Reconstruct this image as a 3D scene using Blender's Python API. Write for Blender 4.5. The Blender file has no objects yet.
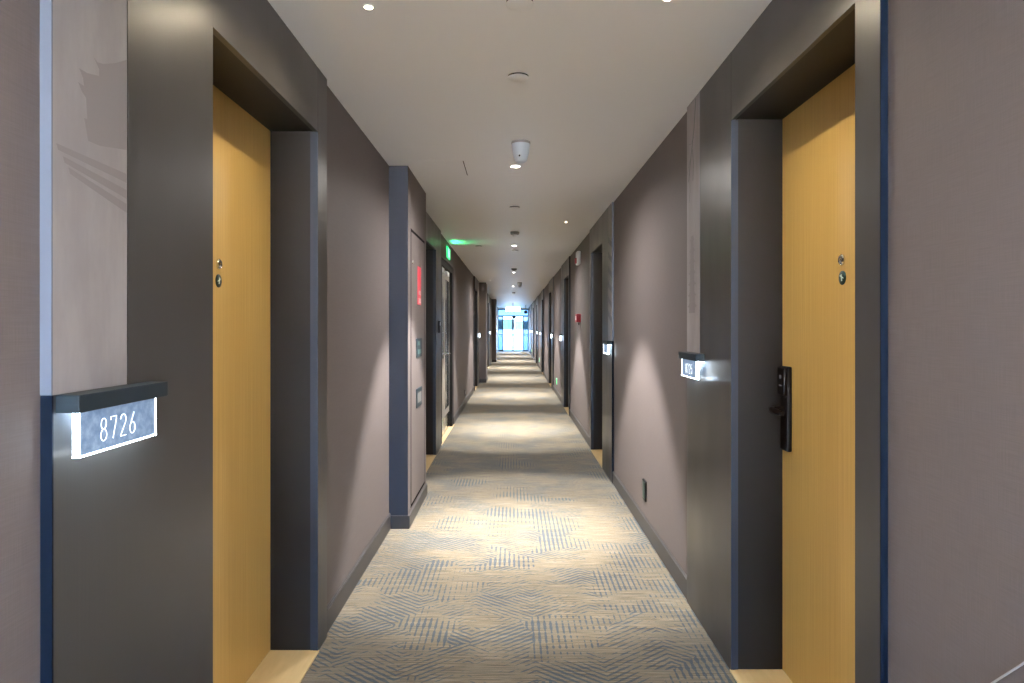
import bpy, bmesh, math, random
from mathutils import Vector, Matrix
random.seed(7)
S = bpy.context.scene
C = S.collection
PI = math.pi

# ------------------------------------------------------------------ view / world
S.view_settings.view_transform = 'Standard'
S.view_settings.look = 'None'
S.view_settings.gamma = 1.0
S.view_settings.use_curve_mapping = False
S.view_settings.exposure = 1.1
try:
    S.cycles.max_bounces = 14
    S.cycles.diffuse_bounces = 7
    S.cycles.glossy_bounces = 6
    S.cycles.caustics_reflective = False
    S.cycles.sample_clamp_indirect = 6.0
    S.cycles.use_denoising = True
except Exception:
    pass
W = bpy.data.worlds.new('World'); S.world = W
W.use_nodes = True
bg = W.node_tree.nodes['Background']
# bright overcast sky above, added brighter glow below the horizon to lift the ceiling
wt = W.node_tree
wc = wt.nodes.new('ShaderNodeTexCoord'); wx = wt.nodes.new('ShaderNodeSeparateXYZ'); wt.links.new(wc.outputs['Generated'], wx.inputs[0])
wr = wt.nodes.new('ShaderNodeMapRange'); wr.inputs[1].default_value = -.06; wr.inputs[2].default_value = .02
wt.links.new(wx.outputs[2], wr.inputs[0])
wm = wt.nodes.new('ShaderNodeMix'); wm.data_type = 'RGBA'
wm.inputs[6].default_value = (1.0, .97, .95, 1); wm.inputs[7].default_value = (.14, .26, .43, 1)
wt.links.new(wr.outputs[0], wm.inputs[0]); wt.links.new(wm.outputs[2], bg.inputs[0])
bg.inputs[1].default_value = 34.0

# ------------------------------------------------------------------ key measures
H = 2.4                 # ceiling height
FX = {-1: 0.800, 1: 0.844}   # face of the metal portals
WX = {-1: 0.820, 1: 0.860}   # face of the papered walls
RX = {-1: 0.997, 1: 1.045}   # face of the door leaves
OUT = 1.30
HEAD = 2.135
Y0, Y1 = -2.4, 37.8

# ------------------------------------------------------------------ materials
def mat(name, rgb=(.5,.5,.5), rough=.5, metal=0., emit=None, estr=0., spec=.5, trans=0., ior=1.45):
    m = bpy.data.materials.new(name); m.use_nodes = True
    b = m.node_tree.nodes['Principled BSDF']
    b.inputs['Base Color'].default_value = (*rgb, 1)
    b.inputs['Roughness'].default_value = rough
    b.inputs['Metallic'].default_value = metal
    b.inputs['Specular IOR Level'].default_value = spec
    b.inputs['Transmission Weight'].default_value = trans
    b.inputs['IOR'].default_value = ior
    if emit:
        b.inputs['Emission Color'].default_value = (*emit, 1)
        b.inputs['Emission Strength'].default_value = estr
    return m

class N:
    """small node-building helper"""
    def __init__(s, m):
        s.nt = m.node_tree; s.b = s.nt.nodes['Principled BSDF']
        s.co = s.nt.nodes.new('ShaderNodeTexCoord').outputs['Object']
    def link(s, a, b): s.nt.links.new(a, b)
    def new(s, t, **kw):
        n = s.nt.nodes.new(t)
        for k, v in kw.items(): setattr(n, k, v)
        return n
    def put(s, sock, v):
        if hasattr(v, 'is_output'): s.link(v, sock)
        else: sock.default_value = v
    def math(s, op, a, b=None, c=None, clamp=False):
        n = s.new('ShaderNodeMath', operation=op); n.use_clamp = clamp
        s.put(n.inputs[0], a)
        if b is not None: s.put(n.inputs[1], b)
        if c is not None: s.put(n.inputs[2], c)
        return n.outputs[0]
    def mapping(s, scale=(1,1,1), loc=(0,0,0), src=None):
        n = s.new('ShaderNodeMapping'); s.link(src or s.co, n.inputs[0])
        n.inputs['Scale'].default_value = scale; n.inputs['Location'].default_value = loc
        return n.outputs[0]
    def noise(s, vec, scale=5, detail=2, rough=.5):
        n = s.new('ShaderNodeTexNoise'); s.link(vec, n.inputs['Vector'])
        n.inputs['Scale'].default_value = scale; n.inputs['Detail'].default_value = detail
        n.inputs['Roughness'].default_value = rough
        return n.outputs[0]
    def ramp(s, f, lo, hi, a=0., b=1., smooth=True):
        n = s.new('ShaderNodeMapRange'); n.interpolation_type = 'SMOOTHSTEP' if smooth else 'LINEAR'
        s.put(n.inputs[0], f); s.put(n.inputs[1], lo); s.put(n.inputs[2], hi); s.put(n.inputs[3], a); s.put(n.inputs[4], b)
        return n.outputs[0]
    def mix(s, f, a, b):
        n = s.new('ShaderNodeMix', data_type='RGBA')
        s.put(n.inputs[0], f)
        s.put(n.inputs[6], a if hasattr(a,'is_output') else (*a,1))
        s.put(n.inputs[7], b if hasattr(b,'is_output') else (*b,1))
        return n.outputs[2]
    def bump(s, h, strength=.2, dist=.002):
        n = s.new('ShaderNodeBump'); n.inputs['Strength'].default_value = strength; n.inputs['Distance'].default_value = dist
        s.link(h, n.inputs['Height']); s.link(n.outputs[0], s.b.inputs['Normal'])
    def color(s, c): s.link(c, s.b.inputs['Base Color'])
    def rough(s, c): s.link(c, s.b.inputs['Roughness'])

def wallpaper():
    m = mat('woven_wallpaper', (.3,.26,.25), .62, spec=.35); n = N(m)
    v = n.noise(n.mapping((14,14,700)), 1.0, 2)
    w = n.noise(n.mapping((700,700,14)), 1.0, 2)
    k = n.noise(n.mapping((3,3,3)), 1.0, 3)
    f = n.math('ADD', n.math('MULTIPLY', v, .5), n.math('MULTIPLY', w, .5))
    c = n.mix(n.ramp(f, .35, .65), (.133,.111,.105), (.155,.130,.124))
    c = n.mix(n.math('MULTIPLY', n.ramp(k, .3, .7), .25), c, (.130,.109,.107))
    n.color(c); n.bump(f, .12, .001)
    return m

def brushed_metal():
    m = mat('brushed_gunmetal', (.1,.095,.09), .36, .4, spec=.4); n = N(m)
    v = n.noise(n.mapping((500,500,3)), 1.0, 3)
    k = n.noise(n.mapping((2.2,2.2,1.2)), 1.0, 3)
    c = n.mix(v, (.062,.058,.056), (.090,.084,.080))
    n.color(c)
    n.rough(n.math('ADD', n.ramp(v, .3, .7, .33, .37), n.ramp(k, .3, .7, -.05, .05)))
    n.bump(v, .06, .0006)
    return m

def door_wood():
    m = mat('golden_oak_veneer', (.5,.3,.08), .42, spec=.4); n = N(m)
    v = n.noise(n.mapping((160,160,1.6)), 1.0, 4, .6)
    k = n.noise(n.mapping((9,9,.5)), 1.0, 3)
    c = n.mix(n.ramp(v, .3, .7), (.58,.375,.115), (.66,.445,.150))
    c = n.mix(n.math('MULTIPLY', n.ramp(k,.35,.7), .3), c, (.60,.39,.12))
    n.color(c); n.bump(v, .05, .0005)
    return m

def floor_wood():
    m = mat('pale_oak_floor', (.6,.45,.25), .4); n = N(m)
    v = n.noise(n.mapping((18,3,18)), 2.0, 4)
    n.color(n.mix(v, (.50,.36,.17), (.68,.52,.28)))
    return m

def carpet():
    m = mat('patterned_carpet', (.3,.25,.18), .95, spec=.1); n = N(m)
    n.b.inputs['Sheen Weight'].default_value = .25; n.b.inputs['Sheen Roughness'].default_value = .4
    sep = n.new('ShaderNodeSeparateXYZ'); n.link(n.co, sep.inputs[0])
    X, Y = sep.outputs[0], sep.outputs[1]
    # mirrored strips make the chevrons
    px = n.math('PINGPONG', n.math('ADD', X, 50.13), .27)
    vor = n.new('ShaderNodeTexVoronoi', voronoi_dimensions='2D', feature='F1', distance='MANHATTAN')
    vor.inputs['Scale'].default_value = 1.0; vor.inputs['Randomness'].default_value = .85
    cmb = n.new('ShaderNodeCombineXYZ')
    n.link(n.math('MULTIPLY', X, 3.4), cmb.inputs[0]); n.link(n.math('MULTIPLY', Y, 3.0), cmb.inputs[1])
    nz = n.new('ShaderNodeTexNoise'); n.link(n.mapping((5,5,1)), nz.inputs['Vector']); nz.inputs['Scale'].default_value = 1.0; nz.inputs['Detail'].default_value = 2
    vm = n.new('ShaderNodeVectorMath', operation='MULTIPLY_ADD'); n.link(nz.outputs['Color'], vm.inputs[0]); vm.inputs[1].default_value = (.9,.9,0); n.link(cmb.outputs[0], vm.inputs[2])
    n.link(vm.outputs[0], vor.inputs['Vector'])
    sc = n.new('ShaderNodeSeparateColor'); n.link(vor.outputs['Color'], sc.inputs[0])
    r, g = sc.outputs[0], sc.outputs[1]
    P = 2*PI/.027
    def stripes(ca, sa, xx):
        u = n.math('ADD', n.math('MULTIPLY', xx, ca*P), n.math('MULTIPLY', Y, sa*P))
        return n.math('SINE', u)
    a = stripes(1.0, 0.0, X)
    b = stripes(.62, .78, px)
    d = stripes(-.62, .78, px)
    sel1 = n.math('GREATER_THAN', r, .36); sel2 = n.math('GREATER_THAN', r, .70)
    s = n.math('ADD', n.math('MULTIPLY', a, n.math('SUBTRACT', 1.0, sel1)),
        n.math('ADD', n.math('MULTIPLY', b, n.math('SUBTRACT', sel1, sel2)), n.math('MULTIPLY', d, sel2)))
    patch = n.noise(n.mapping((2.6,3.2,1)), 1.0, 3, .55)
    row = n.noise(n.mapping((4,34,1)), 1.0, 2)
    t = n.math('ADD', n.ramp(patch, .40, .62, 1.05, -.25, False), n.ramp(row, .35, .65, -.5, .5, False))
    t = n.math('ADD', t, n.ramp(g, 0, 1, -.2, .25, False))
    lines = n.ramp(s, t, n.math('ADD', t, .45))
    streak = n.noise(n.mapping((6,190,1)), 1.0, 3, .6)
    broad = n.noise(n.mapping((2,22,1)), 1.0, 3)
    fleck = n.noise(n.mapping((260,260,260)), 1.0, 1)
    base = n.mix(n.ramp(streak, .38, .62), (.100,.080,.046), (.262,.218,.150))
    base = n.mix(n.math('MULTIPLY', n.ramp(broad, .42, .62), .45), base, (.140,.125,.100))
    base = n.mix(n.ramp(fleck, .3, .7, 0, .25), base, (.10,.083,.06))
    blue = n.mix(n.ramp(streak, .3, .7), (.024,.044,.064), (.050,.076,.096))
    n.color(n.mix(n.math('MULTIPLY', lines, .85), base, blue))
    n.bump(n.math('ADD', fleck, n.math('MULTIPLY', streak, .6)), .5, .003)
    return m

def art_print(): 
    m = mat('frosted_art_panel', (.44,.41,.42), .5, spec=.2); n = N(m)
    k = n.noise(n.mapping((4,9,3)), 1.0, 4, .6)
    n.color(n.mix(n.ramp(k,.3,.7), (.275,.249,.25), (.34,.314,.312)))
    return m

def etched():
    m = mat('etched_acrylic', (.09,.13,.19), .3, emit=(.30,.42,.58), estr=.8); n = N(m)
    k = n.noise(n.mapping((60,60,60)), 1.0, 5, .65)
    kk = n.noise(n.mapping((22,22,22)), 1.0, 2)
    f = n.math('MULTIPLY', n.ramp(k,.3,.75), n.ramp(kk,.2,.7,.5,1.))
    c = n.mix(f, (.07,.15,.29), (.46,.59,.78))
    n.link(c, n.b.inputs['Emission Color'])
    n.b.inputs['Emission Strength'].default_value = 0.40
    return m

M = dict(
    paper=wallpaper(), metal=brushed_metal(), wood=door_wood(), oak=floor_wood(), carpet=carpet(), art=art_print(), etched=etched(),
    ceil=mat('ceiling_paint', (.86,.865,.875), .40, spec=.4),
    base=mat('grey_skirting', (.052,.048,.048), .42),
    edge=mat('daylight_tinted_edge', (.003,.007,.016), .55, spec=.08),  # blue cast of the daylight on the panel edges, put into the colour
    endp=mat('blue_grey_end_panel', (.044,.049,.066), .6, spec=.3),
    gap=mat('daylight_tinted_reveal', (.016,.022,.034), .45),  # dark reveal tone with the blue of the daylight mixed in
    lining=mat('dark_jamb_lining', (.017,.013,.010), .48, .0, spec=.22),
    head=mat('dark_head_lining', (.014,.012,.011), .5),
    artedge=mat('white_panel_edge', (.14,.16,.205), .5),
    print_=mat('printed_tower_ink', (.238,.214,.216), .5, spec=.2),
    print2=mat('printed_dark_ink', (.085,.085,.095), .4),
    bar=mat('dark_sign_bar', (.016,.026,.034), .45, spec=.3),
    glow=mat('lit_acrylic_edge', (.9,.95,1), .3, emit=(.80,.92,1.0), estr=6.0),
    digit=mat('lit_numeral', (.95,.97,1), .4, emit=(.90,.97,1.0), estr=.7),
    black=mat('black_lock_metal', (.007,.004,.0035), .42, 0, spec=.18),
    blackf=mat('black_door_frame', (.010,.009,.009), .6, spec=.2),
    chrome=mat('polished_chrome', (.78,.77,.74), .14, 1.),
    green_dark=mat('dark_green_disc', (.010,.032,.028), .35),
    pale=mat('pale_print', (.62,.72,.66), .5),
    white=mat('white_plastic', (.80,.81,.82), .4),
    bluewhite=mat('pale_blue_plastic', (.62,.68,.76), .32),
    greyplastic=mat('grey_plastic', (.30,.29,.29), .45),
    red=mat('red_plastic', (.42,.016,.03), .4),
    redsign=mat('red_sign_face', (.62,.05,.075), .4),
    pink=mat('pink_sign_print', (.80,.42,.42), .4),
    placard=mat('grey_teal_placard', (.020,.032,.038), .55, spec=.2),
    placard2=mat('pale_teal_print', (.085,.14,.135), .6, spec=.2),
    placard3=mat('pale_grey_print', (.17,.17,.165), .6, spec=.2),
    lens=mat('lamp_lens', (1,1,1), .3, emit=(1,.93,.80), estr=40),
    lensw=mat('warm_lamp_lens', (1,1,1), .3, emit=(1,.86,.60), estr=40),
    exitg=mat('lit_green_sign', (.05,.6,.2), .4, emit=(.02,1.0,.28), estr=.7),
    exitw=mat('lit_pale_symbol', (.8,1,.9), .4, emit=(.5,1,.7), estr=.5),
    lightbox=mat('lit_white_sign_face', (.9,.95,1), .4, emit=(.80,.92,1), estr=3.0),
    steel=mat('brushed_steel_leaf', (.32,.29,.25), .4, .4),
    alu=mat('window_aluminium', (.07,.11,.15), .5),
    tint=mat('tinted_glass', (.055,.085,.115), .25, trans=1., ior=1.02),
    glass=mat('clear_glass', (.95,.98,1), .02, trans=1., ior=1.02),
    smoke=mat('dark_vision_glass', (.03,.035,.04), .08),
    cable=mat('pale_cable', (.38,.37,.37), .5),
    parapet=mat('white_render', (.75,.78,.80), .8),
    tower=mat('blue_grey_facade', (.020,.040,.052), .8, spec=.1),
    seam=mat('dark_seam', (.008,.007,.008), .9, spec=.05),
)

# ------------------------------------------------------------------ mesh helpers
class MB:
    def __init__(s): s.bm = bmesh.new()
    def box(s, x0, x1, y0, y1, z0, z1):
        a = [Vector((x, y, z)) for x in sorted((x0,x1)) for y in sorted((y0,y1)) for z in sorted((z0,z1))]
        v = [s.bm.verts.new(p) for p in a]
        for f in ((0,1,3,2),(4,6,7,5),(0,4,5,1),(2,3,7,6),(0,2,6,4),(1,5,7,3)):
            s.bm.faces.new([v[i] for i in f])
        return s
    def lathe(s, prof, c=(0,0,0), axis='z', n=32):
        """prof: list of (r, h); h along axis"""
        rings = []
        for r, h in prof:
            if r < 1e-6:
                rings.append([s.bm.verts.new(s.ax(0,0,h,c,axis))])
            else:
                rings.append([s.bm.verts.new(s.ax(r*math.cos(2*PI*i/n), r*math.sin(2*PI*i/n), h, c, axis)) for i in range(n)])
        for a, b in zip(rings, rings[1:]):
            if len(a) == 1 and len(b) == 1: continue
            for i in range(n):
                j = (i+1) % n
                f = [a[0], b[i], b[j]] if len(a)==1 else ([a[i], a[j], b[0]] if len(b)==1 else [a[i], a[j], b[j], b[i]])
                try: s.bm.faces.new(f)
                except ValueError: pass
        return s
    @staticmethod
    def ax(u, v, h, c, axis):
        p = {'z': (u, v, h), 'x': (h, u, v), 'y': (u, h, v)}[axis]
        return Vector((p[0]+c[0], p[1]+c[1], p[2]+c[2]))
    def prism(s, pts, x0, x1):
        """outline pts of (y, z), extruded from x0 to x1"""
        a = [s.bm.verts.new((x0, y, z)) for y, z in pts]; b = [s.bm.verts.new((x1, y, z)) for y, z in pts]
        s.bm.faces.new(a); s.bm.faces.new(list(reversed(b)))
        k = len(pts)
        for i in range(k):
            j = (i+1) % k
            s.bm.faces.new([a[i], b[i], b[j], a[j]])
        return s
    def tube(s, pts, r, n=10):
        pts = [Vector(p) for p in pts]; rings = []
        up = Vector((.31,.17,.93)).normalized()
        for i, p in enumerate(pts):
            d = (pts[min(i+1,len(pts)-1)] - pts[max(i-1,0)]).normalized()
            u = d.cross(up).normalized(); w = d.cross(u).normalized()
            rr = r[i] if isinstance(r, (list,tuple)) else r
            rings.append([s.bm.verts.new(p + u*rr*math.cos(2*PI*k/n) + w*rr*math.sin(2*PI*k/n)) for k in range(n)])
        for a, b in zip(rings, rings[1:]):
            for k in range(n):
                j = (k+1) % n; s.bm.faces.new([a[k], a[j], b[j], b[k]])
        s.bm.faces.new(rings[0]); s.bm.faces.new(list(reversed(rings[-1])))
        return s
    def build(s, name, m, parent=None, bevel=0., smooth=False, at=None):
        bm = s.bm
        bmesh.ops.recalc_face_normals(bm, faces=bm.faces)
        org = Vector(parent['_o']) if parent is not None else Vector(at or (0,0,0))
        for v in bm.verts: v.co -= org
        me = bpy.data.meshes.new(name); bm.to_mesh(me); bm.free()
        me.materials.append(m)
        if smooth:
            for p in me.polygons: p.use_smooth = True
            try: me.set_sharp_from_angle(angle=math.radians(40))
            except Exception: pass
        o = bpy.data.objects.new(name, me); C.objects.link(o)
        if parent is not None:
            o.parent = parent; o['_o'] = tuple(org)
        else:
            o.location = org; o['_o'] = tuple(org)
        if bevel:
            b = o.modifiers.new('edge', 'BEVEL'); b.width = bevel; b.segments = 2; b.limit_method = 'ANGLE'
        return o

def tag(o, label, cat=None, group=None, kind=None):
    o['label'] = label
    if cat: o['category'] = cat
    if group: o['group'] = group
    if kind: o['kind'] = kind
    return o
def root(name, loc, label, cat, group=None, kind=None):
    o = bpy.data.objects.new(name, None); C.objects.link(o)
    o.empty_display_size = .05
    o.location = loc; o['_o'] = tuple(loc)
    return tag(o, label, cat, group, kind)
def copy_tree(o, loc, label):
    """a copy of a thing with copies of its parts, sub-parts and lamps"""
    kids = {}
    for x in C.objects:
        if x.parent is not None: kids.setdefault(x.parent.name, []).append(x)
    def rec(a, par):
        c = a.copy(); C.objects.link(c)
        if par is not None: c.parent = par
        for ch in kids.get(a.name, []): rec(ch, c)
        return c
    r = rec(o, None); r.location = loc; r['label'] = label
    return r

ORD = ['nearest','second','third','fourth','fifth','sixth','seventh','eighth','ninth','tenth']

# ------------------------------------------------------------------ portals list
# side, near edge, opening start, opening end, far edge, where the art panel and sign stand
PORT = [
    (-1, 1.18, 1.813, 2.790, 2.925, 'near'),
    ( 1, 1.56, 1.678, 2.633, 3.300, 'far'),
    ( 1, 5.80, 6.430, 7.360, 7.500, 'near'),
    (-1, 5.97, 6.100, 7.060, 7.560, None),
    ( 1, 10.20, 10.32, 11.27, 11.95, 'far'),
    ( 1, 14.40, 15.05, 16.00, 16.13, 'near'),
    (-1, 14.17, 14.30, 15.25, 15.95, 'far'),
    ( 1, 18.95, 19.07, 20.02, 20.68, 'far'),
    (-1, 21.60, 21.73, 22.68, 23.36, 'far'),
    ( 1, 23.20, 23.83, 24.78, 24.90, 'near'),
    (-1, 27.60, 28.23, 29.18, 29.30, 'near'),
    ( 1, 27.70, 27.82, 28.77, 29.43, 'far'),
    (-1, 32.00, 32.13, 33.08, 33.75, 'far'),
    ( 1, 32.00, 32.63, 33.58, 33.70, 'near'),
]
FIRE = (7.64, 9.29)          # double door on the left wall
BOX = [(4.50, 5.43, .695), (16.30, 17.20, .650), (25.90, 26.80, .650)]

# ------------------------------------------------------------------ shell
tag(MB().box(-OUT, OUT, Y0-.3, Y1+.3, -.12, 0).build('floor', M['carpet']), 'patterned tan and slate blue hatched carpet running down the corridor', 'floor', kind='structure')
tag(MB().box(-OUT, OUT, Y0-.3, Y1+.3, H, H+.12).build('ceiling', M['ceil']), 'plain off-white painted ceiling over the corridor', 'ceiling', kind='structure')

for s, nm in ((-1,'left'), (1,'right')):
    gaps = sorted([(p[2]-.02, p[3]+.02, HEAD+.025) for p in PORT if p[0]==s] + ([(FIRE[0]-.02, FIRE[1]+.02, 2.145)] if s<0 else []))
    mb = MB(); y = Y0-.2
    for a, b, top in gaps:
        mb.box(s*WX[s], s*OUT, y, a, 0, H)
        mb.box(s*WX[s], s*OUT, a, b, top, H)
        y = b
    mb.box(s*WX[s], s*OUT, y, Y1+.2, 0, H)
    tag(mb.build('wall_'+nm, M['paper']), 'taupe woven wallpaper wall on the %s side of the corridor' % nm, 'wall', kind='structure')
    # skirting between the portals
    stops = sorted([(p[1], p[4]) for p in PORT if p[0]==s] + ([FIRE] + [(b[0], b[1]) for b in BOX] if s<0 else []))
    mb = MB(); y = Y0
    for a, b in stops + [(Y1, Y1)]:
        if a - y > .02:
            mb.box(s*(WX[s]-.012), s*WX[s], y, a, 0, .10)
            mb.box(s*(WX[s]-.008), s*WX[s], y, a, .10, .106)
        y = b
    tag(mb.build('baseboard_'+nm, M['base'], bevel=.002), 'dark grey skirting board along the %s wall' % nm, 'baseboard', kind='structure')

# wallpapered riser boxes standing out from the left wall
for i, (a, b, X) in enumerate(BOX):
    r = root('wall_left_box' if i == 0 else 'wall_left_box.%03d' % i, (-X-.06, (a+b)/2, 0),
             ['papered riser box with red strip sign standing out from the left wall', 'smaller looking papered riser box halfway down the left wall', 'farthest papered riser box on the left wall'][i], 'wall box', kind='structure')
    MB().box(-X, -WX[-1]-.02, a, b, 0, H).build('box_shell', M['paper'], r)
    MB().box(-X+.012, -WX[-1], a-.012, b, 0, .088).build('box_skirting', M['base'], r, bevel=.002)
    if i == 0: MB().box(-X, -WX[-1], a-.004, a, 0, H).build('end_panel', M['endp'], r)
    if i == 0:
        d = MB().box(-X+.002, -X-.01, 4.64, 5.32, .125, 1.985).build('access_door', M['paper'], r, bevel=.002)
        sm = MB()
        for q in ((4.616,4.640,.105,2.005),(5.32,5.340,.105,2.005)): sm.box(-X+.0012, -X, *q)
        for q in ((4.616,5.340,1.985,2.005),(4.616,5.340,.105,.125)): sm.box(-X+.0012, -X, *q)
        sm.build('door_seam', M['seam'], r)  # joint drawn as black strips that paint in the shade of its reveal
        MB().lathe([(.0,.009),(.010,.009),(.012,.006),(.012,-.002)], (-X+.002,4.68,1.78), 'x', 20).build('latch', M['chrome'], d, smooth=True)

# ------------------------------------------------------------------ strokes for the numerals
def arc(cx, cy, rx, ry, a0, a1, n=10):
    return [(cx+rx*math.cos(math.radians(a0+(a1-a0)*i/n)), cy+ry*math.sin(math.radians(a0+(a1-a0)*i/n))) for i in range(n+1)]
def glyph(ch):
    w = .44
    if ch == '8':
        return [arc(w/2,.76,w/2-.03,.24,0,360,24), arc(w/2,.26,w/2,.26,0,360,24)]
    if ch == '7': return [[(0,.86),(0,1),(w,1),(w*.98,.90),(w*.36,0)]]
    if ch == '2': return [[*arc(w/2,.76,w/2,.24,175,0,10), (w*.92,.62), (0,.02), (0,0), (w,0)]]
    if ch == '6': return [[(w*.80,1.0),(w*.12,.42)] + arc(w/2,.27,w/2,.27,150,510,26)]
    if ch == '5': return [[(w*.95,1),(w*.1,1),(w*.03,.53)] + arc(w/2,.31,w/2,.31,128,-170,18)]
    return []
def digits_mesh(text, s, X, ya, yb, z0, hgt, r):
    """text runs from ya to yb (in reading order) on the plate face at X"""
    mb = MB(); n = len(text); step = (yb-ya)/(n-.12)
    for i, ch in enumerate(text):
        for st in glyph(ch):
            pts = []
            for u, v in st:
                pts.append((X, ya + step*i + (u/.44)*step*.58, z0 + v*hgt))
            mb.tube(pts, r, 8)
    return mb

# ------------------------------------------------------------------ room sign
def room_sign(s, ynear, label, text=None, cat='sign'):
    """ynear: near end of the bar"""
    X = FX[s]
    r = root('room_sign', (s*X, ynear+.15, 1.185), label, cat, 'lit room signs beside the doors')
    MB().box(s*(X-.042), s*X, ynear, ynear+.306, 1.183, 1.2145).build('bar', M['bar'], r, bevel=.0015)
    pa, pb = ynear+.014, ynear+.272
    za, zb = 1.102, 1.186
    xo, xi = X-.0335, X-.0215
    p = MB().box(s*xo, s*xi, pa+.002, pb-.005, za+.0035, zb).build('plate', M['etched'], r)
    e = MB()
    e.box(s*(xo-.0005), s*(xi+.0005), pa, pa+.002, za, zb)
    e.box(s*(xo-.0005), s*(xi+.0005), pb-.005, pb, za, zb)
    e.box(s*(xo-.0005), s*(xi+.0005), pa, pb, za, za+.0035)
    e.build('lit_edge', M['glow'], p)
    if text:
        ya, yb = (ynear+.076, ynear+.200) if s < 0 else (ynear+.200, ynear+.076)
        digits_mesh(text, s, s*(xo-.0002), ya, yb, za+.019, .042, .0009).build('numeral', M['digit'], p, smooth=True)
    la = bpy.data.lights.new('led', 'AREA'); la.shape = 'RECTANGLE'; la.size = .008; la.size_y = .20
    la.energy = 1.3; la.color = (.72,.88,1.0)
    lo = bpy.data.objects.new('led', la); C.objects.link(lo); lo.parent = r
    lo.location = Vector((s*(X-.012), ynear+.15, 1.181)) - Vector(r['_o'])
    return r

# ------------------------------------------------------------------ art panel
def art_panel(s, ya, yb, label, style, tint='light'):
    X = FX[s]
    r = root('art_panel', (s*X, (ya+yb)/2, 1.2155), label, 'art panel', 'printed panels above the room signs')
    MB().box(s*X, s*(WX[s]-.0005), ya+.001, yb-.001, 1.2155, H-.001).build('panel', M['art'], r)
    MB().box(s*(X-.0006), s*(WX[s]-.0005), ya-.0025, ya+.001, 1.2155, H-.001).build('pale_edge', M['artedge'], r)
    xa, xb = s*(X-.0003), s*(X+.0008)
    ink = MB()
    cy, w = (ya+yb)/2, (yb-ya)
    def clipy(v): return min(max(v, ya+.003), yb-.003)
    def pagoda(yc, z0, half, tiers, th, cut=True):
        for t in range(tiers):
            f = 1 - .62*t/tiers
            hw = half*f; z = z0 + th*t
            b = [(yc-hw*.62, z), (yc+hw*.62, z), (yc+hw*.58, z+th*.55), (yc-hw*.58, z+th*.55)]
            rf = [(yc-hw, z+th*.66), (yc-hw*.80, z+th*.54), (yc-hw*.4, z+th*.50), (yc+hw*.4, z+th*.50), (yc+hw*.80, z+th*.54), (yc+hw, z+th*.66), (yc+hw*.74, z+th*.68), (yc+hw*.5, z+th*.99), (yc-hw*.5, z+th*.99), (yc-hw*.74, z+th*.68)]
            for pl in (b, rf):
                ink.prism([(clipy(p[0]), p[1]) for p in pl], xa, xb)
    if style == 'roofs':
        def P(px, py):
            yy = X*680/(513-px); return (clipy(yy), 1.334+(327-py)/680*yy)
        ink.prism([P(*q) for q in ((93,56),(97,62),(103,64),(115,63),(126.5,60),(126.5,150),(100,146),(88,141),(84,118),(87,119),(86,98),(82,92),(78,82),(84,86),(83,78),(79,68),(87,73),(99,76),(99,69))], xa, xb)
        for a in (0, 16, 30):
            ink.prism([P(*q) for q in ((56+a*.4,143+a*.8),(126.5,174+a),(126.5,183+a),(58+a*.4,150+a*.8))], xa, xb)
        ink.build('printed_roofs', M['print_'], r)
    elif style == 'branch':
        pagoda(cy+.02, 1.40, .085, 7, .052)
        ink.build('printed_tower', M['print_'], r)
        ink = MB()
        def limb(pts, t):
            for (a, b), (c, d) in zip(pts, pts[1:]):
                ink.prism([(clipy(a-t), b), (clipy(a+t), b), (clipy(c+t*.8), d), (clipy(c-t*.8), d)], xa, xb)
        limb([(ya+.07,2.39),(ya+.10,2.26),(ya+.16,2.13),(ya+.20,2.03)], .0055)
        limb([(ya+.11,2.22),(ya+.15,2.20),(ya+.20,2.21)], .0035)
        limb([(ya+.13,2.17),(ya+.11,2.10),(ya+.12,2.02)], .0035)
        limb([(ya+.16,2.13),(ya+.19,2.12),(ya+.215,2.07)], .0018)
        limb([(ya+.18,2.08),(ya+.17,1.99),(ya+.185,1.93)], .0015)
        ink.build('printed_branch', M['print2'], r)
    else:
        for k in range(6):
            z = 1.34 + .13*k
            ink.prism([(ya+.003, z+.02), (cy, z+.055), (yb-.003, z+.09), (yb-.003, z+.145), (cy, z+.10), (ya+.003, z+.075)], xa, xb)
        ink.build('printed_eaves', M['print2'], r)
    return r

# ------------------------------------------------------------------ door lock
def door_lock(s, X, yc, parent):
    """tall lever lock near the free edge; lever points to the near side"""
    lk = MB()
    lk.box(s*(X-.020), s*X, yc-.034, yc+.034, .865, 1.185)
    o = lk.build('lock', M['black'], parent, bevel=.006)
    MB().box(s*(X-.032), s*(X-.018), yc-.030, yc+.030, 1.075, 1.18).build('reader', M['black'], o, bevel=.005)
    k = MB(); k.lathe([(0,.001),(.008,.001),(.008,-.001),(0,-.001)], (s*(X-.0325), yc, 1.145), 'x', 18)
    k.box(s*(X-.0335), s*(X-.032), yc-.010, yc+.010, 1.112, 1.116)
    k.build('reader_mark', M['greyplastic'], o, smooth=True)
    MB().tube([(s*(X-.016), yc, 1.022),(s*(X-.055), yc, 1.022),(s*(X-.066), yc-.006, 1.022),(s*(X-.071), yc-.022, 1.022),(s*(X-.072), yc-.07, 1.021),(s*(X-.070), yc-.115, 1.019)], [.013,.012,.0115,.011,.0105,.008], 14).build('lever', M['black'], o, smooth=True)

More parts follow.
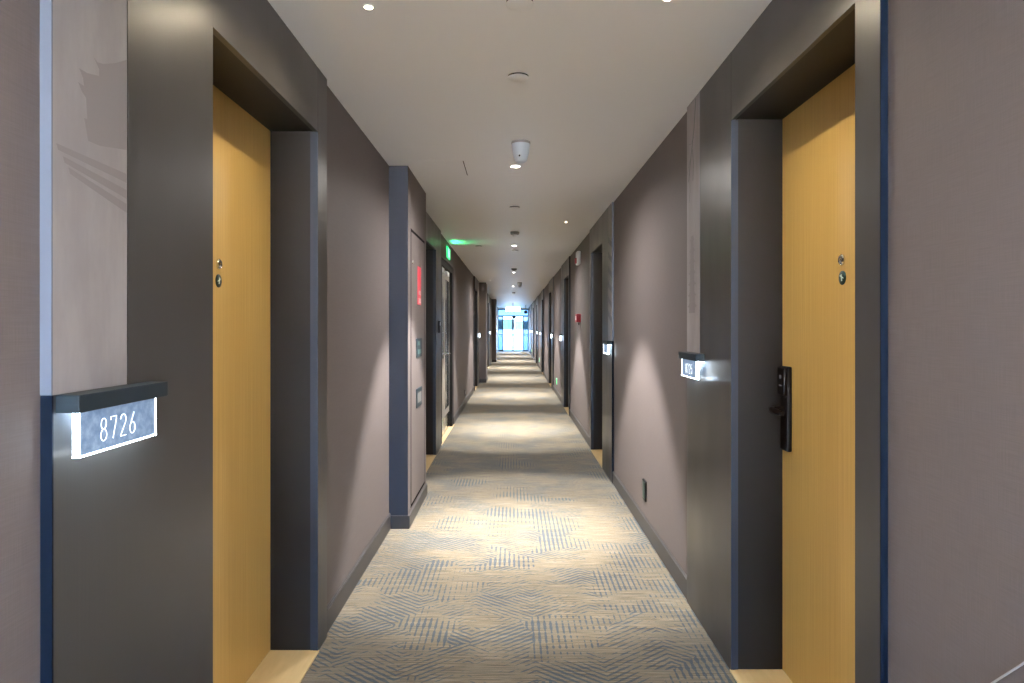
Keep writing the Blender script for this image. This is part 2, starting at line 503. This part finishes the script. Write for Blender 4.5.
# ------------------------------------------------------------------ portals and doors
nth = {-1: 0, 1: 0}
sidename = {-1: 'left', 1: 'right'}
door_n = 0
SIGNS = 0
for (s, ya, o0, o1, yb, art) in PORT:
    X, Wd, R = FX[s], WX[s], RX[s]
    door_n += 1
    k = nth[s]; nth[s] += 1
    who = '%s door portal along the %s wall' % (ORD[k], sidename[s])
    t = root('trim_%d' % door_n, (s*X, (o0+o1)/2, 0), 'dark brushed metal surround of the ' + who, 'door surround', kind='structure')
    zt = H-.001
    # near panel, far panel, header; the strip with the art panel stops under the sign
    def panel(nm, a, b, cut):
        if cut and art == 'near' and nm == 'near_panel':
            m0 = a + .23
            mb = MB().box(s*X, s*Wd, a, m0, 0, 1.2150).box(s*X, s*Wd, m0, b, 0, zt)
        elif cut and art == 'far' and nm == 'far_panel':
            m0 = b - .23
            mb = MB().box(s*X, s*Wd, m0, b, 0, 1.2150).box(s*X, s*Wd, a, m0, 0, zt)
        else:
            mb = MB().box(s*X, s*Wd, a, b, 0, zt)
        return mb.build(nm, M['metal'], t)
    panel('near_panel', ya+.003, o0, True)
    panel('far_panel', o1, yb, True)
    MB().box(s*(X+.0005), s*Wd, o0+.0015, o1-.0015, HEAD, zt).build('header_panel', M['metal'], t)
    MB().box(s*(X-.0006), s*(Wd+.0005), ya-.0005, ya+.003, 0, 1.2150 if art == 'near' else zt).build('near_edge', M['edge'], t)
    # lining of the recess, set back a little from the panels
    MB().box(s*(Wd-.002), s*R, o0-.019, o0-.004, 0, HEAD+.019).box(s*(Wd-.002), s*R, o1+.004, o1+.019, 0, HEAD+.019).build('jamb_lining', M['lining'], t)
    MB().box(s*(Wd-.002), s*R, o0-.004, o1+.004, HEAD+.004, HEAD+.019).build('head_lining', M['head'], t)
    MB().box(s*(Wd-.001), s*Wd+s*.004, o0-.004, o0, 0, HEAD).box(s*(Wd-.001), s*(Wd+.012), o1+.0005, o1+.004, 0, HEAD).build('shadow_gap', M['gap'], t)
    MB().box(s*(X+.001), s*Wd, o1-.0012, o1+.0005, 0, HEAD).build('reveal_tint_sheet', M['gap'], t)  # added thin sheet, paints bluish shade over the panel's inner face
    MB().box(s*(X-.004), s*R, o0-.003, o1+.003, .0005, .007).build('threshold', M['oak'], t)
    # the door itself
    d = root('door_%d' % door_n, (s*R, (o0+o1)/2, 0), 'golden oak door set deep in the ' + who, 'door', kind='structure')
    MB().box(s*R, s*(R+.045), o0-.0195, o1+.0195, .008, HEAD+.024).build('door_leaf', M['wood'], d)
    yc = (o0+o1)/2
    if s < 0 and k == 0: yc = 2.30
    MB().lathe([(0,-.004),(.006,-.004),(.009,-.007),(.014,-.008),(.0175,-.005),(.0175,.001)] if s>0 else [(0,.004),(.006,.004),(.009,.007),(.014,.008),(.0175,.005),(.0175,-.001)], (s*R, yc, 1.547), 'x', 28).build('peephole', M['chrome'], d, smooth=True)
    g = MB().lathe([(0,-s*.003),(.021,-s*.003),(.0225,-s*.002),(.0225,s*.001)], (s*R, yc, 1.490), 'x', 28).build('round_sticker', M['green_dark'], d, smooth=True)
    mk = MB(); xm = s*(R-.0036)
    mk.tube([(xm, yc-.002, 1.480),(xm, yc+.001, 1.492),(xm, yc+.001, 1.501)], .0022, 8)
    mk.tube([(xm, yc-.011, 1.488),(xm, yc-.002, 1.492),(xm, yc+.010, 1.497)], .0018, 8)
    mk.build('sticker_mark', M['pale'], g, smooth=True)
    door_lock(s, R, (o1-.056) if art == 'far' or art is None else (o0+.056), d)
    if art:
        first = (s < 0 and k == 0) or (s > 0 and k == 0)
        txt = '8726' if (s < 0 and k == 0) else ('8725' if (s > 0 and k == 0) else None)
        y_s = ya + .008 if art == 'near' else yb - .308
        if txt == '8726': lab = 'lit acrylic room sign reading 8726 under a dark bar'
        elif txt: lab = 'lit acrylic room sign beyond the nearest right door, hanging under a dark bar'
        else: lab = 'small glowing room sign at the %s door portal along the %s wall' % (ORD[k], sidename[s])
        room_sign(s, y_s, lab, txt)
        a0, a1 = (ya, ya+.23) if art == 'near' else (yb-.23, yb)
        style = 'roofs' if (s<0 and k==0) else ('branch' if k % 2 == 0 else 'eaves')
        la = {'roofs': 'tall frosted panel printed with faint curved roofs above the 8726 sign',
              'branch': 'tall pale panel printed with branch and tower at the %s portal along the %s wall' % (ORD[k], sidename[s]),
              'eaves': 'tall panel printed with dark eaves at the %s portal along the %s wall' % (ORD[k], sidename[s])}[style]
        art_panel(s, a0, a1, la, style)

# ------------------------------------------------------------------ double fire door on the left
fa, fb = FIRE
d = root('door_%d' % (door_n+1), (-WX[-1], (fa+fb)/2, 0), 'black framed steel double door under the green exit sign', 'door', kind='structure')
fr = MB()
fr.box(-.812, -.90, fa-.02, fa+.14, 0, 2.12).box(-.812, -.90, fb-.22, fb+.02, 0, 2.12).box(-.812, -.90, fa+.14, fb-.22, 2.05, 2.12)
fr.build('door_frame', M['blackf'], d, bevel=.003)
ym = (fa+fb)/2 - .04
for a, b, w2, z0, z1 in ((fa+.142, ym-.002, .07, .95, 1.85), (ym+.002, fb-.222, .25, .30, 1.93)):
    lf = MB().box(-.850, -.90, a, b, .01, 2.048).build('door_leaf', M['steel'], d, bevel=.002)
    c = (a+b)/2 + (.14 if w2 < .1 else 0)
    MB().box(-.8485, -.854, c-w2, c+w2, z0, z1).build('vision_glass', M['smoke'], lf)
    hy = b-.06 if w2 < .1 else a+.06
    MB().lathe([(0,.006),(.022,.006),(.022,-.002),(0,-.002)], (-.848, hy, 1.0), 'x', 20).tube([(-.845,hy,1.0),(-.805,hy,1.0),(-.80,hy+(-.02 if w2 < .1 else .02),1.0),(-.80,hy+(-.12 if w2 < .1 else .12),1.0)], .009, 12).build('handle', M['chrome'], lf, smooth=True)
    MB().box(-.814, -.852, a+.04, a+.28, 1.975, 2.03).build('door_closer', M['white'], lf, bevel=.006)
    MB().box(-.8488, -.851, a+.02, b-.02, .03, .22).build('kick_plate', M['chrome'], lf)
MB().box(-.80, -.90, fa, fb, .0005, .006).build('threshold', M['oak'], d)
MB().box(-.905, -1.2, fa-.02, fb+.02, 0, 2.145).build('door_backing', M['blackf'], d)

# ------------------------------------------------------------------ things on the walls
def wall_sign(name, s, X, ya, yb, za, zb, m, label, cat, depth=.006, group=None):
    r = root(name, (s*X, (ya+yb)/2, za), label, cat, group)
    MB().box(s*(X-depth), s*(X+.0005), ya, yb, za, zb).build('backing', m, r, bevel=.0015)
    return r
X0 = BOX[0][2] - .002
r = wall_sign('fire_sign', -1, X0, 4.93, 5.08, 1.497, 1.775, M['redsign'], 'tall red strip sign on the papered riser box', 'sign')
MB().box(-X0+.0058, -X0+.0075, 4.945, 5.065, 1.51, 1.545).box(-X0+.0058, -X0+.0075, 4.955, 5.055, 1.57, 1.60).build('pale_print', M['pink'], r)
r = wall_sign('placard', -1, X0, 4.86, 5.13, 1.115, 1.250, M['placard'], 'teal grey placard on the riser box, upper of the two', 'sign')
MB().box(-X0+.0058, -X0+.0075, 4.90, 5.09, 1.138, 1.170).box(-X0+.0058, -X0+.0075, 4.90, 5.02, 1.20, 1.230).build('pale_print', M['placard2'], r)
r = wall_sign('placard', -1, X0, 4.86, 5.13, .752, .888, M['placard'], 'grey placard on the riser box, lower of the two', 'sign')
MB().box(-X0+.0058, -X0+.0075, 4.905, 5.085, .785, .855).build('pale_print', M['placard3'], r)

# card reader beside the dark second opening
r = root('card_reader', (-FX[-1], 7.30, 1.27), 'small dark card reader between the riser box opening and double door', 'card reader')
MB().box(-FX[-1]+.018, -FX[-1], 7.26, 7.34, 1.27, 1.40).build('case', M['black'], r, bevel=.005)
MB().box(-FX[-1]+.0195, -FX[-1]+.017, 7.275, 7.325, 1.35, 1.385).build('screen', M['bluewhite'], r)

# green exit sign over the double door
r = root('exit_sign', (-WX[-1], 8.53, 2.18), 'glowing green exit sign on the wall above the double door', 'sign')
MB().box(-WX[-1]+.006, -WX[-1], 8.345, 8.715, 2.188, 2.329).build('housing', M['white'], r, bevel=.003)
f = MB().box(-WX[-1]+.016, -WX[-1]+.006, 8.35, 8.71, 2.192, 2.325).build('lit_panel', M['exitg'], r, bevel=.003)
xs = -WX[-1]+.0163
fm = MB()
fm.tube([(xs,8.60,2.296),(xs,8.585,2.262),(xs,8.56,2.235),(xs,8.545,2.20)], .006, 8)
fm.tube([(xs,8.585,2.262),(xs,8.615,2.235),(xs,8.60,2.20)], .006, 8)
fm.tube([(xs,8.555,2.285),(xs,8.60,2.28),(xs,8.63,2.258)], .005, 8)
fm.lathe([(0,.003),(.012,.003),(.012,-.003),(0,-.003)], (xs,8.605,2.308), 'x', 14)
fm.box(xs-.002, xs+.002, 8.42, 8.49, 2.20, 2.315)
fm.build('running_figure_symbol', M['exitw'], f)
la = bpy.data.lights.new('glow', 'AREA'); la.shape='RECTANGLE'; la.size=.03; la.size_y=.34; la.energy=.5; la.spread=math.radians(80); la.color=(.02,1,.28)
lo = bpy.data.objects.new('glow', la); C.objects.link(lo); lo.parent = r; lo.location = Vector((-WX[-1]+.022, 8.53, 2.338)) - Vector(r['_o']); lo.rotation_euler = (0,-math.radians(125),0)

# alarm sounder and red call point on the right wall
r = root('alarm_sounder', (WX[1], 8.75, 2.12), 'white and red alarm sounder high on the right wall', 'alarm')
MB().box(WX[1]-.05, WX[1], 8.62, 8.80, 2.13, 2.30).build('mounting_case', M['white'], r, bevel=.012)
MB().box(WX[1]-.066, WX[1]-.045, 8.65, 8.77, 2.145, 2.215).build('strobe', M['red'], r, bevel=.008)
r = root('alarm_call_point', (WX[1], 8.70, 1.39), 'square red alarm call point on the right wall under the sounder', 'alarm')
MB().box(WX[1]-.055, WX[1], 8.61, 8.79, 1.395, 1.50).build('mounting_case', M['red'], r, bevel=.008)
MB().box(WX[1]-.058, WX[1]-.054, 8.65, 8.75, 1.42, 1.475).build('press_plate', M['white'], r, bevel=.002)
MB().tube([(WX[1]-.02,8.66,1.396),(WX[1]-.022,8.66,1.375),(WX[1]-.02,8.66,1.362)], .006, 10).build('key', M['black'], r)

# low level exit lights on the right wall
LOW = [(4.42, 'dark unlit square exit light low on the right wall past the nearest door'),
       (13.25, 'nearest green lit square exit light low on the right wall'),
       (22.0, 'second green lit square exit light low on the right wall'),
       (30.8, 'farthest green lit exit light low on the right wall')]
for i, (yy, lab) in enumerate(LOW):
    r = root('floor_exit_light', (WX[1], yy, .21), lab, 'exit light', 'low exit lights on the right wall')
    MB().box(WX[1]-.010, WX[1], yy-(.052 if i == 0 else .075), yy+(.052 if i == 0 else .075), .210, .338).build('case', M['blackf'] if i == 0 else M['white'], r, bevel=.003)
    MB().box(WX[1]-.012, WX[1]-.009, yy-(.040 if i == 0 else .06), yy+(.040 if i == 0 else .06), .220, .330).build('face', M['green_dark'] if i == 0 else M['exitg'], r)
r = root('wall_outlet', (-WX[-1], 11.6, .19), 'dark socket plate low on the left wall past the double door', 'outlet')
MB().box(-WX[-1]+.009, -WX[-1], 11.52, 11.68, .165, .265).build('plate', M['black'], r, bevel=.003)
MB().box(-WX[-1]+.0105, -WX[-1]+.008, 11.56, 11.64, .195, .235).build('socket', M['greyplastic'], r)

# pale cable on the right wall in the near corner
cx = WX[1]-.0045
tag(MB().tube([(cx,.72,1.02),(cx,.86,.985),(cx,1.0,.91),(cx,1.142,.768),(cx,1.213,.699),(cx,1.30,.605),(cx,1.38,.47),(cx,1.42,.30),(cx,1.43,.108)], .0018, 10).build('cable', M['cable'], smooth=True, at=(cx,1.43,.108)), 'thin pale cable on the right wall in the bottom right corner', 'cable')

# ------------------------------------------------------------------ ceiling things
def lamp(parent, loc, energy, color, angle, blend, size=.03):
    l = bpy.data.lights.new('lamp', 'SPOT'); l.energy = energy; l.color = color
    l.spot_size = math.radians(angle); l.spot_blend = blend; l.shadow_soft_size = size
    o = bpy.data.objects.new('lamp', l); C.objects.link(o); o.parent = parent
    o.location = loc
    return o
def downlight(x, y, label, group, warm):
    r = root('downlight', (x, y, H), label, 'ceiling light', group)
    k = .017 if warm else .036
    MB().lathe([(k,0),(k,-.003),(k*.97,-.005),(k*.80,-.005),(k*.74,-.001),(k*.74,0)], (x,y,H), 'z', 32).build('trim_ring', M['white'], r, smooth=True)
    MB().lathe([(0,-.0025),(k*.5,-.0025),(k*.735,-.0015),(k*.735,0)], (x,y,H), 'z', 28).build('lens', M['lensw' if warm else 'lens'], r, smooth=True)
    return r
CEN = [0.1 + 4.4*i for i in range(9)]
c0 = downlight(.015, CEN[0], 'round downlight over the centre of the corridor', 'downlights along the corridor centre', False)
lamp(c0, (0,0,-.02), 300, (1,.965,.935), 76, .30)
lamp(c0, (0,0,-.021), 460, (1,.965,.935), 46, 1.0)
lamp(c0, (0,0,-.03), 64, (1,.965,.935), 168, .8, .05)
c0['label'] = 'centre downlight directly overhead, nearest to the front'
for i, yy in enumerate(CEN[1:]):
    copy_tree(c0, (.015 if i < 3 else .01, yy, H), '%s downlight along the middle of the ceiling beyond the pale blue sensor' % ORD[i] if i else 'nearest downlight along the middle of the ceiling, just beyond the pale blue sensor')
DR = [2.20, 6.90, 11.0, 15.6, 19.6, 24.3, 28.3, 33.1]
DL = [2.26, 15.6, 22.2, 28.7, 32.6]
w0 = downlight(.50, DR[0], 'nearest warm spotlight on the right of the ceiling', 'spotlights in front of the doors', True)
lamp(w0, (0,0,-.012), 17.5, (1,.86,.62), 146, 1.0, .012)
for i, yy in enumerate(DR[1:]):
    copy_tree(w0, (.54, yy, H), '%s warm spotlight along the right side of the ceiling' % ORD[i+1])
for i, yy in enumerate(DL):
    copy_tree(w0, (-.48 if i == 0 else -.53, yy, H), '%s warm spotlight along the left side of the ceiling' % ORD[i])

def cover(x, y, label, parent=None):
    r = root('sprinkler_cover', (x, y, H), label, 'sprinkler cover', 'flat round ceiling covers')
    MB().lathe([(0,-.009),(.043,-.009),(.046,-.008),(.046,-.0065),(0,-.0065)], (x,y,H), 'z', 36).build('cover_plate', M['ceil'], r, smooth=True)
    MB().lathe([(.044,-.0065),(.044,0)], (x,y,H), 'z', 36).build('shadow_ring', M['seam'], r, smooth=True)
    return r
v0 = cover(.022, 2.23, 'flat white round cover at the top edge, nearest on the ceiling')
for x, y, lab in ((.022, 2.89, 'flat white round cover in front of the pale blue sensor'),
                  (.015, 6.04, 'flat white round cover between the pale blue sensor and the smoke detector'),
                  (.03, 9.45, 'flat white round cover just beyond the smoke detector'),
                  (-.45, 8.95, 'flat white round cover off to the left near the exit sign')):
    copy_tree(v0, (x, y, H), lab)

def sensor(x, y, lab):
    r = root('ceiling_sensor', (x, y, H), lab, 'sensor', 'hanging cup sensors on the ceiling')
    MB().lathe([(.0,-.118),(.022,-.118),(.036,-.108),(.046,-.07),(.052,-.025),(.052,-.012)], (x,y,H), 'z', 36).build('cup', M['bluewhite'], r, smooth=True)
    MB().lathe([(.053,-.013),(.055,-.010),(.055,0)], (x,y,H), 'z', 36).build('collar', M['greyplastic'], r, smooth=True)
    MB().lathe([(0,.003),(.005,.003),(.005,-.003),(0,-.003)], (x-.008,y-.0415,H-.088), 'y', 14).build('indicator', M['black'], r, smooth=True)
    return r
s0 = sensor(.045, 3.92, 'pale blue cup shaped sensor hanging from the ceiling')
copy_tree(s0, (.16, 16.3, H), 'distant cup shaped sensor hanging far along the ceiling')

def smoke(x, y, lab):
    r = root('smoke_detector', (x, y, H), lab, 'smoke detector', 'smoke detectors on the ceiling')
    MB().lathe([(.0,-.034),(.034,-.034),(.048,-.028),(.051,-.012),(.051,0)], (x,y,H), 'z', 32).build('base', M['greyplastic'], r, smooth=True)
    MB().lathe([(0,-.054),(.018,-.054),(.026,-.048),(.030,-.034)], (x,y,H), 'z', 28).build('chamber', M['white'], r, smooth=True)
    return r
k0 = smoke(.02, 7.62, 'grey smoke detector between the first two centre downlights')
copy_tree(k0, (.02, 20.9, H), 'distant smoke detector far along the ceiling')
copy_tree(k0, (.02, 12.4, H), 'smoke detector just before the third centre downlight')

r = root('access_hatch', (-.50, 4.57, H), 'flush square access hatch in the ceiling beside the riser box', 'hatch')
MB().box(-.67, -.32, 4.36, 4.77, H-.0018, H).build('hatch_lid', M['ceil'], r)
MB().box(-.322, -.318, 4.36, 4.77, H-.0022, H).build('hatch_gap', M['seam'], r)

# suspended lit sign near the far end
r = root('hanging_sign', (0, 30, H), 'white glowing sign box hanging from the ceiling at the far end', 'sign')
MB().box(-.32, .32, 29.97, 30.03, 2.015, 2.225).build('light_box', M['lightbox'], r, bevel=.004)
MB().box(-.33, .33, 29.965, 30.035, 2.225, 2.25).build('top_rail', M['greyplastic'], r)
MB().tube([(0,30,2.24),(0,30,2.40)], .012, 10).build('hanger', M['greyplastic'], r)
r = root('security_camera', (.62, 33.0, H), 'small dark security camera under the ceiling near the end window', 'camera')
MB().tube([(.62,33,2.40),(.62,33,2.16)], .015, 10).build('stem', M['greyplastic'], r)
MB().box(.54, .70, 32.88, 33.10, 1.98, 2.14).build('body', M['blackf'], r, bevel=.03)

# ------------------------------------------------------------------ end window with double glass door
tag(MB().box(-OUT, -.84, Y1, Y1+.2, 0, H).box(.86, OUT, Y1, Y1+.2, 0, H).box(-.84, .86, Y1, Y1+.2, 2.34, H).build('wall_end', M['ceil']), 'end wall of the corridor around the bright glass doors', 'wall', kind='structure')
w = root('window_1', (0, Y1, 0), 'bright glazed double door at the far end of the corridor', 'window', kind='structure')
f = MB()
for a, b in ((-.84,-.80), (-.60,-.54), (-.05,.05), (.54,.60), (.82,.86)): f.box(a, b, Y1-.02, Y1+.06, 0, 1.93)
f.box(-.84, .86, Y1-.021, Y1+.061, 1.90, 1.98).box(-.84, .86, Y1-.02, Y1+.06, 2.28, 2.34).box(-.84,-.80,Y1-.02,Y1+.06,1.98,2.28).box(.82,.86,Y1-.02,Y1+.06,1.98,2.28)
f.box(-.80, .82, Y1, Y1+.05, .87, .92).box(-.80, .82, Y1, Y1+.05, 0, .06)
f.build('window_frame', M['alu'], w)
MB().box(-.54, -.05, Y1+.02, Y1+.03, .06, .87).box(-.54, -.05, Y1+.02, Y1+.03, .92, 1.90).box(.05, .54, Y1+.02, Y1+.03, .06, .87).box(.05, .54, Y1+.02, Y1+.03, .92, 1.90).build('pane', M['glass'], w)
MB().box(-.80, -.60, Y1+.02, Y1+.03, .06, 1.90).box(.60, .82, Y1+.02, Y1+.03, .06, 1.90).box(-.80, .82, Y1+.02, Y1+.03, 1.98, 2.28).build('tinted_pane', M['tint'], w)
MB().box(.02, .16, Y1-.09, Y1-.02, 1.80, 1.98).build('door_closer', M['alu'], w, bevel=.01)

# window behind, which lets the daylight in from the near end
tag(MB().box(-OUT, -.72, Y0-.2, Y0, 0, H).box(.72, OUT, Y0-.2, Y0, 0, H).box(-.72, .72, Y0-.2, Y0, 2.25, H).box(-.72, .72, Y0-.2, Y0, 0, .15).build('wall_back', M['paper']), 'end wall behind the viewpoint with a tall window', 'wall', kind='structure')
w = root('window_2', (0, Y0, .15), 'tall window in the near end wall', 'window', kind='structure')
MB().box(-.72,-.68,Y0-.08,Y0,.15,2.25).box(.68,.72,Y0-.08,Y0,.15,2.25).box(-.02,.02,Y0-.08,Y0,.15,2.25).box(-.68,.68,Y0-.08,Y0,.15,.19).box(-.68,.68,Y0-.08,Y0,2.21,2.25).build('window_frame', M['alu'], w)
for a, b in ((-.68,-.02), (.02,.68)):
    MB().box(a, b, Y0-.05, Y0-.042, .19, 2.21).build('pane', M['glass'], w)

# outside the end window: a terrace with its parapet, and blocks beyond
tag(MB().box(-4, 4, Y1+.3, Y1+4.5, -.15, -.02).build('terrace_floor', M['parapet']), 'pale terrace floor outside the end window', 'terrace', kind='structure')
tag(MB().box(-4, 4, Y1+4.3, Y1+4.5, -.02, 1.12).box(-4,4,Y1+4.26,Y1+4.54,1.12,1.17).build('terrace_parapet', M['parapet']), 'white parapet outside the end window', 'parapet', kind='structure')
for i, (x0, x1, yy, h) in enumerate(((-6,.2,90,2.35),(.3,2.0,85,2.1),(2.2,7,95,2.5))):
    o = MB()
    o.box(x0, x1, yy, yy+8, -20, h)
    for q in range(int((x1-x0)/.5)):
        o.box(x0+.12+q*.5, x0+.36+q*.5, yy-.06, yy, 1.2, h-.2)
    tag(o.build('building', M['tower'], at=((x0+x1)/2, yy+4, -20)), ['pale blue building beyond the left glass pane', 'narrow pale blue building behind the window centre', 'pale blue building beyond the right glass pane'][i], 'building', 'buildings outside the end window')

# daylight portals help the sampler find the two real windows
for nm, yy, rot, sx, sz, zc in (('daylight_portal', Y0-.10, (PI/2,0,PI), 1.36, 2.02, 1.2), ('daylight_portal', Y1+.10, (PI/2,0,0), 1.64, 2.25, 1.17)):
    l = bpy.data.lights.new(nm, 'AREA'); l.shape = 'RECTANGLE'; l.size = sx; l.size_y = sz
    l.cycles.is_portal = True
    o = bpy.data.objects.new(nm, l); C.objects.link(o); o.location = (0, yy, zc)
    o.rotation_euler = (-PI/2,0,0) if yy > 0 else (PI/2,0,0)

# ------------------------------------------------------------------ camera
cam = bpy.data.cameras.new('camera'); co = bpy.data.objects.new('camera', cam); C.objects.link(co)
cam.sensor_width = 36; cam.lens = 680/1024*36
cam.shift_x = -1/1024; cam.shift_y = -14.5/1024
cam.clip_start = .02; cam.clip_end = 500
co.location = (0, 0, 1.334); co.rotation_euler = (PI/2, 0, 0)
S.camera = co

for o in list(bpy.data.objects):
    if '_o' in o: del o['_o']
